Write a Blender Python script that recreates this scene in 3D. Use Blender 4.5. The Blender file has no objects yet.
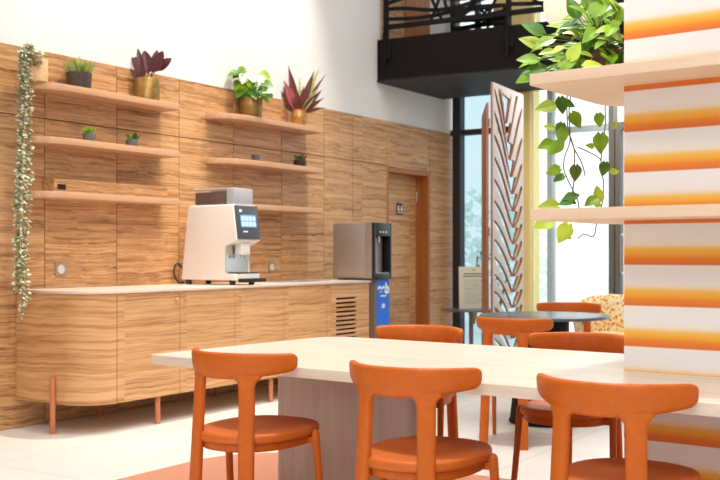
import bpy, bmesh, math, random
from mathutils import Vector, Matrix, Euler
R = math.radians
PI = math.pi
random.seed(7)
S = bpy.context.scene
C = S.collection

# ------------------------------------------------------------------ camera, world, lights, exposure
cd = bpy.data.cameras.new('camera')
cam = bpy.data.objects.new('camera', cd)
C.objects.link(cam)
cam.location = (0, 0, 1.15)
cam.rotation_euler = (R(90), 0, R(33.4 - 90))
cd.lens = 51.5
cd.sensor_width = 36
cd.shift_y = 0.01944
cd.clip_end = 200
cd.dof.use_dof = True
cd.dof.focus_distance = 4.2
cd.dof.aperture_fstop = 5.0
S.camera = cam

S.view_settings.view_transform = 'Standard'
S.view_settings.look = 'None'
S.view_settings.gamma = 1.0
S.view_settings.use_curve_mapping = False
S.view_settings.exposure = 0.36

w = bpy.data.worlds.new('daylight')
S.world = w
w.use_nodes = True
bg = w.node_tree.nodes['Background']
bg.inputs['Color'].default_value = (0.93, 0.97, 1.0, 1)
bg.inputs['Strength'].default_value = 1.3


def light(name, typ, loc, energy, color, target=None, size=0.3, spot=60, blend=0.5, sy=None):
    ld = bpy.data.lights.new(name, typ)
    ld.energy = energy
    ld.color = color
    if typ == 'AREA':
        ld.size = size
        if sy:
            ld.shape = 'RECTANGLE'
            ld.size_y = sy
    else:
        ld.shadow_soft_size = size
    if typ == 'SPOT':
        ld.spot_size = R(spot)
        ld.spot_blend = blend
    o = bpy.data.objects.new(name, ld)
    C.objects.link(o)
    o.location = loc
    if target:
        d = Vector(target) - Vector(loc)
        o.rotation_euler = d.to_track_quat('-Z', 'Y').to_euler()
    return o


WARM = (1.0, 0.90, 0.76)
light('overhead_fill', 'AREA', (3.4, 1.6, 6.3), 60, (0.96, 0.98, 1.0), (3.4, 1.6, 0), 3.0, sy=3.0)  # added soft fill over the table, not a fitting of the room
light('overhead_fill', 'AREA', (6.9, 2.4, 6.3), 65, (0.96, 0.98, 1.0), (6.9, 2.4, 0), 2.5, sy=2.5)  # added ambient fill for the far half of the room
light('overhead_fill', 'AREA', (-0.8, -0.6, 6.3), 295, (0.90, 0.96, 1.0), (1.5, 1.0, 0), 3.0, sy=3.0)  # added cool fill from the camera side, lifts pillar and chair backs
light('table_spot_light', 'SPOT', (4.75, 2.4, 6.2), 600, (1.0, 0.97, 0.93), (3.6, 2.0, 0.7), 0.09, 62, 0.6)
for lx, tx in ((5.75, 5.15), (7.35, 6.95)):
    light('wall_wash_light', 'SPOT', (lx, 4.35, 6.1), 620, WARM, (tx, 5.6, 1.6), 0.05, 42, 0.8)
light('counter_spot_light', 'SPOT', (4.6, 1.6, 6.0), 420, WARM, (5.7, 4.95, 0.6), 0.12, 34, 0.7)
light('soffit_fill', 'AREA', (9.7, 3.4, 2.89), 30, (1.0, 0.95, 0.86), (9.75, 3.4, 0), 0.5, sy=2.6)  # added fill under the balcony to brighten the yellow wall and screen


# ------------------------------------------------------------------ helpers
def link(name, data, parent=None):
    o = bpy.data.objects.new(name, data)
    C.objects.link(o)
    if parent:
        o.parent = parent
    return o


def obj(name, bm, mats, parent=None, smooth=None):
    me = bpy.data.meshes.new(name)
    bmesh.ops.recalc_face_normals(bm, faces=bm.faces)
    bm.to_mesh(me)
    bm.free()
    for m in (mats if isinstance(mats, (list, tuple)) else [mats]):
        me.materials.append(m)
    if smooth is not None:
        sm(me, smooth)
    return link(name, me, parent)


def sm(me, ang=35):
    for p in me.polygons:
        p.use_smooth = True
    me.set_sharp_from_angle(angle=R(ang))


def tag(o, label, cat, group=None, kind=None):
    o['label'] = label
    o['category'] = cat
    if group:
        o['group'] = group
    if kind:
        o['kind'] = kind
    return o


def struct(o, label=None):
    o['kind'] = 'structure'
    if label:
        o['label'] = label
    return o


def thing(name, label, cat, loc=(0, 0, 0), rz=0, group=None):
    o = bpy.data.objects.new(name, None)
    C.objects.link(o)
    o.empty_display_size = 0.1
    o.location = loc
    o.rotation_euler = (0, 0, rz)
    return tag(o, label, cat, group)


def dup(root, loc, rz, label):
    r = root.copy()
    C.objects.link(r)
    r.location = loc
    r.rotation_euler = (0, 0, rz)
    r['label'] = label
    for ch in list(root.children):
        c = ch.copy()
        C.objects.link(c)
        c.parent = r
        for g in list(ch.children):
            d = g.copy()
            C.objects.link(d)
            d.parent = c
    return r


def box(bm, a, b, bev=0.0, seg=2, mi=0):
    x0, y0, z0 = a
    x1, y1, z1 = b
    vs = [bm.verts.new(p) for p in ((x0, y0, z0), (x1, y0, z0), (x1, y1, z0), (x0, y1, z0),
                                    (x0, y0, z1), (x1, y0, z1), (x1, y1, z1), (x0, y1, z1))]
    fs = [bm.faces.new([vs[i] for i in q]) for q in ((3, 2, 1, 0), (4, 5, 6, 7), (0, 1, 5, 4),
                                                     (1, 2, 6, 5), (2, 3, 7, 6), (3, 0, 4, 7))]
    for f in fs:
        f.material_index = mi
    if bev > 0:
        es = list({e for f in fs for e in f.edges})
        bmesh.ops.bevel(bm, geom=es, offset=bev, segments=seg, affect='EDGES', profile=0.5)
    return vs


def boxbm(a, b, bev=0.0, seg=2):
    bm = bmesh.new()
    box(bm, a, b, bev, seg)
    return bm


def obox(bm, p, q, wid, thick, up=(0, 0, 1)):
    """a bar from p to q; wid across, thick along up-ish"""
    p, q = Vector(p), Vector(q)
    d = (q - p).normalized()
    u = Vector(up)
    s = d.cross(u).normalized()
    u = s.cross(d).normalized()
    vs = []
    for c in (p, q):
        for a, b in ((-1, -1), (1, -1), (1, 1), (-1, 1)):
            vs.append(bm.verts.new(c + s * a * wid / 2 + u * b * thick / 2))
    for f in ((3, 2, 1, 0), (4, 5, 6, 7), (0, 1, 5, 4), (1, 2, 6, 5), (2, 3, 7, 6), (3, 0, 4, 7)):
        bm.faces.new([vs[i] for i in f])


def ring_loft(bm, rings, cap=True):
    """rings: lists of equal count of points"""
    rows = [[bm.verts.new(p) for p in r] for r in rings]
    n = len(rows[0])
    for a, b in zip(rows, rows[1:]):
        for i in range(n):
            j = (i + 1) % n
            bm.faces.new((a[i], a[j], b[j], b[i]))
    if cap:
        bm.faces.new(list(reversed(rows[0])))
        bm.faces.new(rows[-1])
    return rows


def sup(a, b, n, e=2.6):
    """superellipse section points (half sizes a,b)"""
    out = []
    for i in range(n):
        t = 2 * PI * i / n
        c, s = math.cos(t), math.sin(t)
        out.append((a * math.copysign(abs(c) ** (2 / e), c), b * math.copysign(abs(s) ** (2 / e), s)))
    return out


def tube(bm, pts, rad, n=8, cap=True):
    pts = [Vector(p) for p in pts]
    rings = []
    prev = None
    for i, p in enumerate(pts):
        d = (pts[min(i + 1, len(pts) - 1)] - pts[max(i - 1, 0)]).normalized()
        if prev is None:
            s = d.cross(Vector((0, 0, 1)))
            if s.length < 1e-3:
                s = d.cross(Vector((1, 0, 0)))
        else:
            s = prev - d * prev.dot(d)
        s.normalize()
        prev = s
        t = d.cross(s)
        r = rad[i] if isinstance(rad, (list, tuple)) else rad
        rings.append([p + s * math.cos(2 * PI * k / n) * r + t * math.sin(2 * PI * k / n) * r for k in range(n)])
    ring_loft(bm, rings, cap)


def cyl(bm, c, r, h, n=24, r2=None, bev=0.0):
    x, y, z = c
    r2 = r if r2 is None else r2
    if bev:
        pr = [(r - bev, 0), (r - bev * .3, bev * .3), (r, bev), (r2, h - bev), (r2 - bev * .3, h - bev * .3), (r2 - bev, h)]
    else:
        pr = [(r, 0), (r2, h)]
    ring_loft(bm, [[(x + q * math.cos(2 * PI * k / n), y + q * math.sin(2 * PI * k / n), z + zz) for k in range(n)] for q, zz in pr])


def lathe(bm, c, prof, n=32, cap=True):
    x, y, z = c
    ring_loft(bm, [[(x + q * math.cos(2 * PI * k / n), y + q * math.sin(2 * PI * k / n), z + zz) for k in range(n)] for q, zz in prof], cap)


def smooth_path(pts, sub=6):
    pts = [Vector(p) for p in pts]
    out = []
    for i in range(len(pts) - 1):
        p0 = pts[max(i - 1, 0)]; p1 = pts[i]; p2 = pts[i + 1]; p3 = pts[min(i + 2, len(pts) - 1)]
        for k in range(sub):
            t = k / sub
            out.append(0.5 * ((2 * p1) + (p2 - p0) * t + (2 * p0 - 5 * p1 + 4 * p2 - p3) * t * t + (3 * p1 - p0 - 3 * p2 + p3) * t ** 3))
    out.append(pts[-1])
    return out


def plate(name, splines, thick, mats, parent=None, bevel=0.0, matrix=None, edge_mat=False, smooth_ang=None):
    """flat plate from closed 2D outlines (first outer, others holes), z 0..thick"""
    cu = bpy.data.curves.new(name, 'CURVE')
    cu.dimensions = '2D'
    cu.fill_mode = 'BOTH'
    cu.extrude = thick / 2 - bevel
    cu.bevel_depth = bevel
    cu.bevel_resolution = 2
    cu.offset = -bevel
    for sp in splines:
        s = cu.splines.new('POLY')
        s.points.add(len(sp) - 1)
        for p, q in zip(s.points, sp):
            p.co = (q[0], q[1], 0, 1)
        s.use_cyclic_u = True
    tmp = bpy.data.objects.new('tmp', cu)
    C.objects.link(tmp)
    me = bpy.data.meshes.new_from_object(tmp.evaluated_get(bpy.context.evaluated_depsgraph_get()))
    bpy.data.objects.remove(tmp)
    bpy.data.curves.remove(cu)
    me.name = name
    me.transform(Matrix.Translation((0, 0, thick / 2)))
    me.materials.clear()
    for m in (mats if isinstance(mats, (list, tuple)) else [mats]):
        me.materials.append(m)
    if edge_mat:
        for p in me.polygons:
            p.material_index = 0 if abs(p.normal.z) > 0.6 else 1
    if matrix is not None:
        me.transform(matrix)
    if smooth_ang:
        sm(me, smooth_ang)
    return link(name, me, parent)


def rrect(x0, y0, x1, y1, r, n=8):
    """rounded rectangle; r may be (r00, r10, r11, r01) for corners x0y0, x1y0, x1y1, x0y1"""
    if not isinstance(r, (list, tuple)):
        r = (r,) * 4
    out = []
    for (cx, cy, sx, sy, a0, rr) in ((x0, y0, 1, 1, 180, r[0]), (x1, y0, -1, 1, 270, r[1]), (x1, y1, -1, -1, 0, r[2]), (x0, y1, 1, -1, 90, r[3])):
        if rr <= 0:
            out.append((cx, cy))
            continue
        for k in range(n + 1):
            a = R(a0 + 90 * k / n)
            out.append((cx + sx * rr + rr * math.cos(a), cy + sy * rr + rr * math.sin(a)))
    return out


def leaf(bm, o, d, nrm, L, W, droop=0.3, fold=0.25, kind='heart', n=6, mi=0):
    """a leaf blade: two-sided strip with midrib fold and droop"""
    o = Vector(o); d = Vector(d).normalized(); nrm = Vector(nrm)
    s = d.cross(nrm)
    if s.length < 1e-3:
        s = d.cross(Vector((0.3, 0.5, 0.7)))
    s.normalize()
    nn = s.cross(d).normalized()
    rows = []
    for i in range(n + 1):
        t = i / n
        if kind == 'heart':
            wv = math.sin(PI * min(1, t ** 0.55 * 1.0)) ** 0.8 if 0 < t < 1 else 0.02
            if t == 0:
                wv = 0.25
        elif kind == 'lance':
            wv = math.sin(PI * t ** 0.8) ** 1.2 if 0 < t < 1 else 0.03
        else:
            wv = math.sin(PI * t ** 0.7) ** 0.6 if 0 < t < 1 else 0.12
        c = o + d * (L * t) - nn * (droop * L * t * t)
        e = s * (W / 2 * wv)
        up = nn * (fold * W / 2 * wv)
        back = d * (-0.14 * L if (kind == 'heart' and t == 0) else 0)
        rows.append((bm.verts.new(c - e + up + back), bm.verts.new(c), bm.verts.new(c + e + up + back)))
    for a, b in zip(rows, rows[1:]):
        f = bm.faces.new((a[0], a[1], b[1], b[0])); f.material_index = mi
        f = bm.faces.new((a[1], a[2], b[2], b[1])); f.material_index = mi


# ------------------------------------------------------------------ materials
def lin(r, g, b):
    def f(c):
        c /= 255
        return c / 12.92 if c <= 0.04045 else ((c + 0.055) / 1.055) ** 2.4
    return (f(r), f(g), f(b), 1)


class NT:
    def __init__(s, name):
        s.m = bpy.data.materials.new(name)
        s.m.use_nodes = True
        s.t = s.m.node_tree
        s.b = s.t.nodes['Principled BSDF']

    def n(s, typ, **kw):
        nd = s.t.nodes.new(typ)
        for k, v in kw.items():
            setattr(nd, k, v)
        return nd

    def l(s, a, b):
        s.t.links.new(a, b)

    def math(s, op, a, b=None, c=None):
        nd = s.n('ShaderNodeMath', operation=op)
        for i, v in enumerate((a, b, c)):
            if v is None:
                continue
            if isinstance(v, (int, float)):
                nd.inputs[i].default_value = v
            else:
                s.l(v, nd.inputs[i])
        return nd.outputs[0]

    def ramp(s, fac, stops, interp='LINEAR'):
        nd = s.n('ShaderNodeValToRGB')
        cr = nd.color_ramp
        cr.interpolation = interp
        while len(cr.elements) < len(stops):
            cr.elements.new(0.5)
        for e, (p, c) in zip(cr.elements, stops):
            e.position = p
            e.color = c
        s.l(fac, nd.inputs[0])
        return nd.outputs[0]


def plain(name, col, rough=0.5, metal=0.0, var=0.0, vscale=12, emit=0, bump=0.0, spec=None):
    k = NT(name)
    k.b.inputs['Roughness'].default_value = rough
    k.b.inputs['Metallic'].default_value = metal
    if spec is not None:
        k.b.inputs['Specular IOR Level'].default_value = spec
    c = col
    if var or bump:
        tc = k.n('ShaderNodeTexCoord')
        no = k.n('ShaderNodeTexNoise')
        no.inputs['Scale'].default_value = vscale
        no.inputs['Detail'].default_value = 4
        k.l(tc.outputs['Object'], no.inputs['Vector'])
        lo = tuple(x * (1 - var) for x in c[:3]) + (1,)
        hi = tuple(min(1, x * (1 + var)) for x in c[:3]) + (1,)
        k.l(k.ramp(no.outputs['Fac'], [(0.3, lo), (0.7, hi)]), k.b.inputs['Base Color'])
        if bump:
            bp = k.n('ShaderNodeBump')
            bp.inputs['Strength'].default_value = bump
            bp.inputs['Distance'].default_value = 0.01
            k.l(no.outputs['Fac'], bp.inputs['Height'])
            k.l(bp.outputs[0], k.b.inputs['Normal'])
    else:
        k.b.inputs['Base Color'].default_value = c
    if emit:
        k.b.inputs['Emission Color'].default_value = c
        k.b.inputs['Emission Strength'].default_value = emit
    return k.m


def wood(name, stops, along='X', scale=14, stretch=0.08, distort=0.35, panel=None, rough=0.45, fine=0.25, warp=0.0):
    """grain running along an axis; panel=(width, offset, zsplit) shifts the figure from board to board"""
    k = NT(name)
    tc = k.n('ShaderNodeTexCoord')
    sep = k.n('ShaderNodeSeparateXYZ')
    k.l(tc.outputs['Object'], sep.inputs[0])
    mp = k.n('ShaderNodeMapping')
    k.l(tc.outputs['Object'], mp.inputs['Vector'])
    sc = [scale, scale, scale]
    if along != 'XY':
        sc['XYZ'.index(along)] = scale * stretch
    else:
        sc = [scale * stretch, scale * stretch, scale]
    mp.inputs['Scale'].default_value = sc
    wn = k.n('ShaderNodeTexNoise')
    wn.inputs['Scale'].default_value = 3.0
    wn.inputs['Detail'].default_value = 2
    k.l(tc.outputs['Object'], wn.inputs['Vector'])
    wo = k.math('MULTIPLY', k.math('SUBTRACT', wn.outputs['Fac'], 0.5), warp)
    ad = k.n('ShaderNodeVectorMath', operation='ADD')
    cb = k.n('ShaderNodeCombineXYZ')
    for ax in 'XYZ':
        if ax not in along:
            k.l(wo, cb.inputs[ax])
    k.l(tc.outputs['Object'], ad.inputs[0])
    k.l(cb.outputs[0], ad.inputs[1])
    k.l(ad.outputs[0], mp.inputs['Vector'])
    pid = 0.0
    if panel:
        a = k.math('FLOOR', k.math('DIVIDE', k.math('SUBTRACT', sep.outputs['X'], panel[1]), panel[0]))
        b = k.math('MULTIPLY', k.math('GREATER_THAN', sep.outputs['Z'], panel[2]), 5.31)
        pid = k.math('ADD', k.math('MULTIPLY', a, 3.17), b)
    big = k.n('ShaderNodeTexNoise', noise_dimensions='4D')
    big.inputs['Scale'].default_value = 0.35
    big.inputs['Detail'].default_value = 2
    k.l(mp.outputs[0], big.inputs['Vector'])
    no = k.n('ShaderNodeTexNoise', noise_dimensions='4D')
    no.inputs['Scale'].default_value = 1.0
    no.inputs['Detail'].default_value = 5
    no.inputs['Roughness'].default_value = 0.62
    no.inputs['Distortion'].default_value = distort
    k.l(mp.outputs[0], no.inputs['Vector'])
    fn = k.n('ShaderNodeTexNoise', noise_dimensions='4D')
    fn.inputs['Scale'].default_value = 4.5
    fn.inputs['Detail'].default_value = 3
    k.l(mp.outputs[0], fn.inputs['Vector'])
    if panel:
        for q in (big, no, fn):
            k.l(pid, q.inputs['W'])
    v = k.math('ADD', k.math('MULTIPLY', no.outputs['Fac'], 1.0 - fine), k.math('MULTIPLY', fn.outputs['Fac'], fine))
    v = k.math('ADD', v, k.math('MULTIPLY', k.math('SUBTRACT', big.outputs['Fac'], 0.5), 0.25))
    k.l(k.ramp(v, stops), k.b.inputs['Base Color'])
    k.b.inputs['Roughness'].default_value = rough
    return k.m


ZEB = [(0.33, lin(106, 68, 40)), (0.43, lin(168, 120, 76)), (0.51, lin(200, 151, 102)), (0.66, lin(222, 176, 126))]
M_wall = wood('laminate_wall', ZEB, 'X', 66, 0.018, 0.10, (0.655, 4.665 - 6.55, 2.07), fine=0.35, warp=0.05)
ZEB2 = [(0.33, lin(128, 84, 48)), (0.43, lin(186, 134, 86)), (0.51, lin(212, 161, 110)), (0.66, lin(230, 184, 134))]
M_cab = wood('laminate_cabinet', ZEB2, 'XY', 66, 0.018, 0.10, (0.583, 0.325 - 5.83, 9), fine=0.35, warp=0.05)
M_shelf = wood('shelf_oak', [(0.3, lin(196, 148, 110)), (0.6, lin(212, 166, 128)), (0.8, lin(220, 176, 138))], 'X', 20, 0.06, 0.2)
M_pshelf = wood('pale_ash', [(0.3, lin(230, 196, 166)), (0.6, lin(240, 212, 186)), (0.8, lin(246, 222, 198))], 'Y', 24, 0.05, 0.2)
M_table = wood('table_oak', [(0.3, lin(216, 196, 174)), (0.55, lin(232, 217, 198)), (0.8, lin(239, 227, 211))], 'Y', 22, 0.04, 0.2, rough=0.35)
M_tbase = wood('table_base_wood', [(0.3, lin(190, 178, 172)), (0.6, lin(208, 196, 190)), (0.8, lin(216, 206, 200))], 'Z', 30, 0.05, 0.2)
M_door = wood('orange_door_wood', [(0.3, lin(150, 84, 34)), (0.6, lin(184, 110, 50)), (0.8, lin(196, 124, 62))], 'Z', 20, 0.06, 0.2)
M_orange = plain('orange_stain', lin(200, 98, 26), 0.42, var=0.06, vscale=30, spec=0.3)
M_seat = plain('orange_leather', lin(204, 102, 34), 0.45, var=0.05, vscale=60, bump=0.05, spec=0.35)
M_white = plain('white_plaster', lin(236, 233, 231), 0.9, var=0.015, vscale=3)
M_black = plain('black_paint', lin(20, 17, 16), 0.6, spec=0.2)
M_balc = plain('balcony_brown', lin(26, 20, 17), 0.7, spec=0.15)
M_soffit = plain('soffit_grey', lin(50, 49, 52), 0.6, spec=0.2)
M_frame = plain('frame_charcoal', lin(38, 38, 42), 0.45)
M_frameg = plain('frame_greygreen', lin(180, 198, 200), 0.5)
M_framed = plain('frame_darkgrey', lin(110, 106, 100), 0.5)
M_yellow = plain('yellow_wall', lin(248, 226, 150), 0.8, var=0.03, vscale=3)
M_stone = plain('worktop_stone', lin(232, 210, 194), 0.35, var=0.04, vscale=40)
M_copper = plain('copper_leg', lin(200, 122, 82), 0.45)
M_cream = plain('machine_cream', lin(238, 234, 228), 0.4)
M_dgrey = plain('machine_slate', lin(74, 80, 88), 0.35)
M_steel = plain('brushed_steel', lin(172, 164, 156), 0.42, metal=0.55)
M_chrome = plain('chrome', lin(210, 210, 208), 0.2, metal=0.9)
M_beans = plain('coffee_beans', lin(74, 36, 20), 0.5, var=0.5, vscale=90, bump=0.6)
M_blackpl = plain('black_plastic', lin(26, 26, 28), 0.35)
M_blue = plain('blue_panel', lin(8, 110, 226), 0.5)
M_wprint = plain('white_print', lin(240, 244, 250), 0.6)
M_bronze = plain('bronze_pot', lin(150, 118, 62), 0.38, metal=0.55, var=0.3, vscale=22)
M_gold = plain('gold_vase', lin(190, 146, 84), 0.35, metal=0.6, var=0.25, vscale=25)
M_potgrey = plain('dark_grey_pot', lin(78, 68, 64), 0.7, var=0.2, vscale=30)
M_potslate = plain('slate_pot', lin(104, 104, 110), 0.7, var=0.15, vscale=40)
M_potblack = plain('black_pot', lin(48, 46, 48), 0.6)
M_potbeige = plain('beige_pot', lin(222, 182, 132), 0.8, var=0.12, vscale=40)
M_soil = plain('soil', lin(60, 42, 30), 0.95, var=0.4, vscale=60)
M_burg = plain('burgundy_leaf', lin(84, 26, 32), 0.35, var=0.35, vscale=14)
M_red = plain('calathea_leaf', lin(98, 42, 30), 0.45, var=0.35, vscale=20)
M_pink = plain('pink_leaf', lin(150, 66, 66), 0.5, var=0.25, vscale=30)
M_green = plain('green_leaf', lin(138, 182, 36), 0.4, var=0.35, vscale=12)
M_dgreen = plain('deep_green_leaf', lin(78, 128, 26), 0.4, var=0.35, vscale=14)
M_lime = plain('lime_leaf', lin(190, 214, 70), 0.4, var=0.25, vscale=12)
M_pale = plain('pale_leaf', lin(226, 236, 206), 0.5, var=0.1, vscale=30)
M_sage = plain('sage_leaf', lin(164, 172, 108), 0.6, var=0.25, vscale=30)
M_trail = plain('silver_trailing_leaf', lin(222, 222, 196), 0.6, var=0.25, vscale=60)
M_trail2 = plain('olive_trailing_leaf', lin(150, 150, 104), 0.6, var=0.25, vscale=60)
M_stem = plain('stem', lin(104, 112, 48), 0.6)
M_vine = plain('vine_stem', lin(120, 106, 60), 0.6)
M_mauve = plain('screen_mauve', lin(214, 204, 200), 0.6)
M_edge = plain('screen_edge', lin(160, 110, 80), 0.55)
M_rtable = plain('charcoal_laminate', lin(86, 88, 94), 0.25, var=0.1, vscale=20)
M_paper = plain('menu_card', lin(206, 202, 180), 0.7)
M_ink = plain('ink', lin(96, 92, 84), 0.7)
M_rug = plain('terracotta_rug', lin(214, 146, 116), 0.95, var=0.06, vscale=120, bump=0.2)
M_lamp = plain('cream_lamp_shade', lin(250, 232, 210), 0.6, emit=0.35)
M_socket = plain('socket_plate', lin(164, 146, 126), 0.4, metal=0.3)
M_sockdial = plain('socket_dial', lin(214, 208, 196), 0.4)
M_ceil = plain('ceiling_white', lin(238, 236, 232), 0.9)
M_ext = plain('exterior_paving', lin(248, 250, 250), 0.9)
M_bush = plain('exterior_leaf', lin(228, 240, 232), 0.8, var=0.05, vscale=6)  # near-white leaf colour stands in for sun glare outdoors
def thin_leaf(m):
    nt = m.node_tree
    tr = nt.nodes.new('ShaderNodeBsdfTranslucent')
    tr.inputs['Color'].default_value = (0.9, 0.97, 0.93, 1)
    mx = nt.nodes.new('ShaderNodeMixShader')
    mx.inputs[0].default_value = 0.55
    nt.links.new(nt.nodes['Principled BSDF'].outputs[0], mx.inputs[1])
    nt.links.new(tr.outputs[0], mx.inputs[2])
    nt.links.new(mx.outputs[0], nt.nodes['Material Output'].inputs['Surface'])
thin_leaf(M_bush)
M_dark = plain('dark_gap', lin(40, 26, 18), 0.9)


def glass_mat(col=(0.95, 0.985, 0.98, 1), name='window_glass'):
    k = NT(name)
    t = k.n('ShaderNodeBsdfTransparent')
    t.inputs['Color'].default_value = col
    g = k.n('ShaderNodeBsdfGlossy')
    g.inputs['Roughness'].default_value = 0.02
    fr = k.n('ShaderNodeFresnel')
    fr.inputs['IOR'].default_value = 1.3
    mx = k.n('ShaderNodeMixShader')
    k.l(fr.outputs[0], mx.inputs[0])
    k.l(t.outputs[0], mx.inputs[1])
    k.l(g.outputs[0], mx.inputs[2])
    k.l(mx.outputs[0], k.t.nodes['Material Output'].inputs['Surface'])
    return k.m


M_glass = glass_mat()
M_glass_tint = glass_mat((0.66, 0.75, 0.78, 1), 'tinted_glass')


def hopper_mat(col, mixv):
    k = NT('clear_hopper')
    t = k.n('ShaderNodeBsdfTransparent')
    k.b.inputs['Base Color'].default_value = col
    k.b.inputs['Roughness'].default_value = 0.15
    mx = k.n('ShaderNodeMixShader')
    mx.inputs[0].default_value = mixv
    k.l(t.outputs[0], mx.inputs[1])
    k.l(k.b.outputs[0], mx.inputs[2])
    k.l(mx.outputs[0], k.t.nodes['Material Output'].inputs['Surface'])
    return k.m


M_hop = hopper_mat(lin(230, 220, 210), 0.10)
M_hop2 = hopper_mat(lin(196, 200, 206), 0.6)


def floor_mat():
    k = NT('floor_tiles')
    tc = k.n('ShaderNodeTexCoord')
    br = k.n('ShaderNodeTexBrick')
    br.offset = 0.0
    br.inputs['Scale'].default_value = 1.0
    br.inputs['Brick Width'].default_value = 1.2
    br.inputs['Row Height'].default_value = 1.2
    br.inputs['Mortar Size'].default_value = 0.003
    br.inputs['Color1'].default_value = lin(245, 240, 233)
    br.inputs['Color2'].default_value = lin(247, 242, 236)
    br.inputs['Mortar'].default_value = lin(208, 194, 180)
    k.l(tc.outputs['Object'], br.inputs['Vector'])
    no = k.n('ShaderNodeTexNoise')
    no.inputs['Scale'].default_value = 2.2
    no.inputs['Detail'].default_value = 6
    k.l(tc.outputs['Object'], no.inputs['Vector'])
    mx = k.n('ShaderNodeMix', data_type='RGBA', blend_type='MULTIPLY')
    mx.inputs[0].default_value = 1
    k.l(br.outputs['Color'], mx.inputs[6])
    k.l(k.ramp(no.outputs['Fac'], [(0.3, (0.95, 0.94, 0.93, 1)), (0.7, (1, 1, 1, 1))]), mx.inputs[7])
    k.l(mx.outputs[2], k.b.inputs['Base Color'])
    k.b.inputs['Roughness'].default_value = 0.35
    return k.m


def stripe_mat():
    """wallpaper of orange stripes fading upward, cut and resumed where shelves and table pass"""
    k = NT('striped_wallpaper')
    tc = k.n('ShaderNodeTexCoord')
    sp = k.n('ShaderNodeSeparateXYZ')
    k.l(tc.outputs['Object'], sp.inputs[0])
    z = sp.outputs['Z']
    zz = z
    for zc in (0.70, 1.29, 1.79):
        zz = k.math('SUBTRACT', zz, k.math('MULTIPLY', k.math('GREATER_THAN', z, zc), 0.04))
    ph = k.math('FRACT', k.math('DIVIDE', k.math('ADD', zz, 1.5 - 0.475), 0.1495))
    ph2 = k.math('MULTIPLY', ph, 1.0)
    k.l(k.ramp(ph2, [(0.0, lin(246, 242, 240)), (0.03, lin(232, 122, 52)), (0.17, lin(242, 138, 54)), (0.26, lin(250, 172, 52)),
                     (0.40, lin(252, 200, 96)), (0.52, lin(247, 238, 226)), (0.62, lin(246, 242, 240)), (1.0, lin(246, 242, 240))]),
        k.b.inputs['Base Color'])
    k.b.inputs['Roughness'].default_value = 0.7
    return k.m


def floral_mat():
    k = NT('floral_fabric')
    tc = k.n('ShaderNodeTexCoord')
    v = k.n('ShaderNodeTexVoronoi')
    v.inputs['Scale'].default_value = 34
    k.l(tc.outputs['Object'], v.inputs['Vector'])
    n = k.n('ShaderNodeTexNoise')
    n.inputs['Scale'].default_value = 44
    n.inputs['Detail'].default_value = 4
    k.l(tc.outputs['Object'], n.inputs['Vector'])
    s = k.math('ADD', k.math('MULTIPLY', v.outputs['Distance'], 0.6), k.math('MULTIPLY', n.outputs['Fac'], 0.6))
    k.l(k.ramp(s, [(0.34, lin(96, 84, 60)), (0.42, lin(214, 140, 40)), (0.52, lin(240, 190, 100)), (0.66, lin(250, 232, 196))]), k.b.inputs['Base Color'])
    k.b.inputs['Roughness'].default_value = 0.9
    return k.m


def screen_mat():
    return plain('lit_screen', lin(96, 140, 190), 0.3, emit=0.5)


# ------------------------------------------------------------------ setting
fl = struct(obj('floor', boxbm((-3, -5, -0.2), (10.55, 5.98, 0)), floor_mat()))
struct(obj('exterior_ground', boxbm((10.56, -20, -0.22), (45, 30, -0.03)), M_ext))
struct(obj('ceiling', boxbm((-3, -5, 6.5), (10.6, 5.98, 6.7)), M_ceil))
struct(obj('wall_back', boxbm((-3.2, -5, 0), (-3.0, 5.98, 6.5)), M_white))
struct(obj('wall_right', boxbm((-3.2, -5.2, 0), (10.6, -5.0, 6.5)), M_white))

# long wall: white masonry with a door opening, wood panelling on its lower part
bm = bmesh.new()
box(bm, (-3, 5.66, 0), (9.06, 5.98, 6.5))
box(bm, (9.06, 5.66, 2.05), (9.964, 5.98, 3.34))
box(bm, (9.964, 5.66, 0), (10.55, 5.98, 3.34))
box(bm, (9.06, 5.66, 3.34), (10.55, 5.98, 6.5))
struct(obj('wall_left', bm, M_white))
bm = bmesh.new()
g = 0.003
cols = [4.665 + 0.655 * i for i in range(-11, 6)] + [8.42, 9.06]
def panel(x0, x1, z0, z1):
    box(bm, (x0 + g, 5.642, z0 + g), (x1 - g, 5.658, z1 - g), 0.0015, 1)
for a, b in zip(cols, cols[1:]):
    panel(a, b, 0.0, 2.07)
    panel(a, b, 2.07, 2.53)
panel(9.06, 9.964, 2.055, 2.53)
panel(9.97, 10.54, 0, 2.07)
panel(9.97, 10.54, 2.07, 2.53)
pan = struct(obj('trim_1', bm, M_wall), 'wood grain wall panelling with fine joints')
bm = boxbm((cols[0], 5.6575, 0), (9.06, 5.6599, 2.53))
struct(obj('trim_2', bm, M_dark), 'dark backing in the panel joints')
# hidden door
d1 = thing('door_1', 'recessed wood grain door with orange jamb beside the tall window', 'door', (9.06, 5.66, 0))
struct(d1)
del d1['category']
struct(obj('door_leaf', boxbm((0.04, 0.14, 0.005), (0.864, 0.18, 2.005)), M_wall, d1))
bm = bmesh.new()
box(bm, (0.864, -0.018, 0), (0.904, 0.18, 2.05))
box(bm, (0.0, -0.018, 2.01), (0.864, 0.18, 2.05))
box(bm, (0.0, -0.018, 0), (0.04, 0.18, 2.01))
struct(obj('door_frame', bm, M_door, d1))
for hz in (0.25, 1.72):
    bm = bmesh.new()
    cyl(bm, (0.855, 0.128, hz), 0.011, 0.12, 10)
    struct(obj('hinge', bm, M_chrome, d1))
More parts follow.
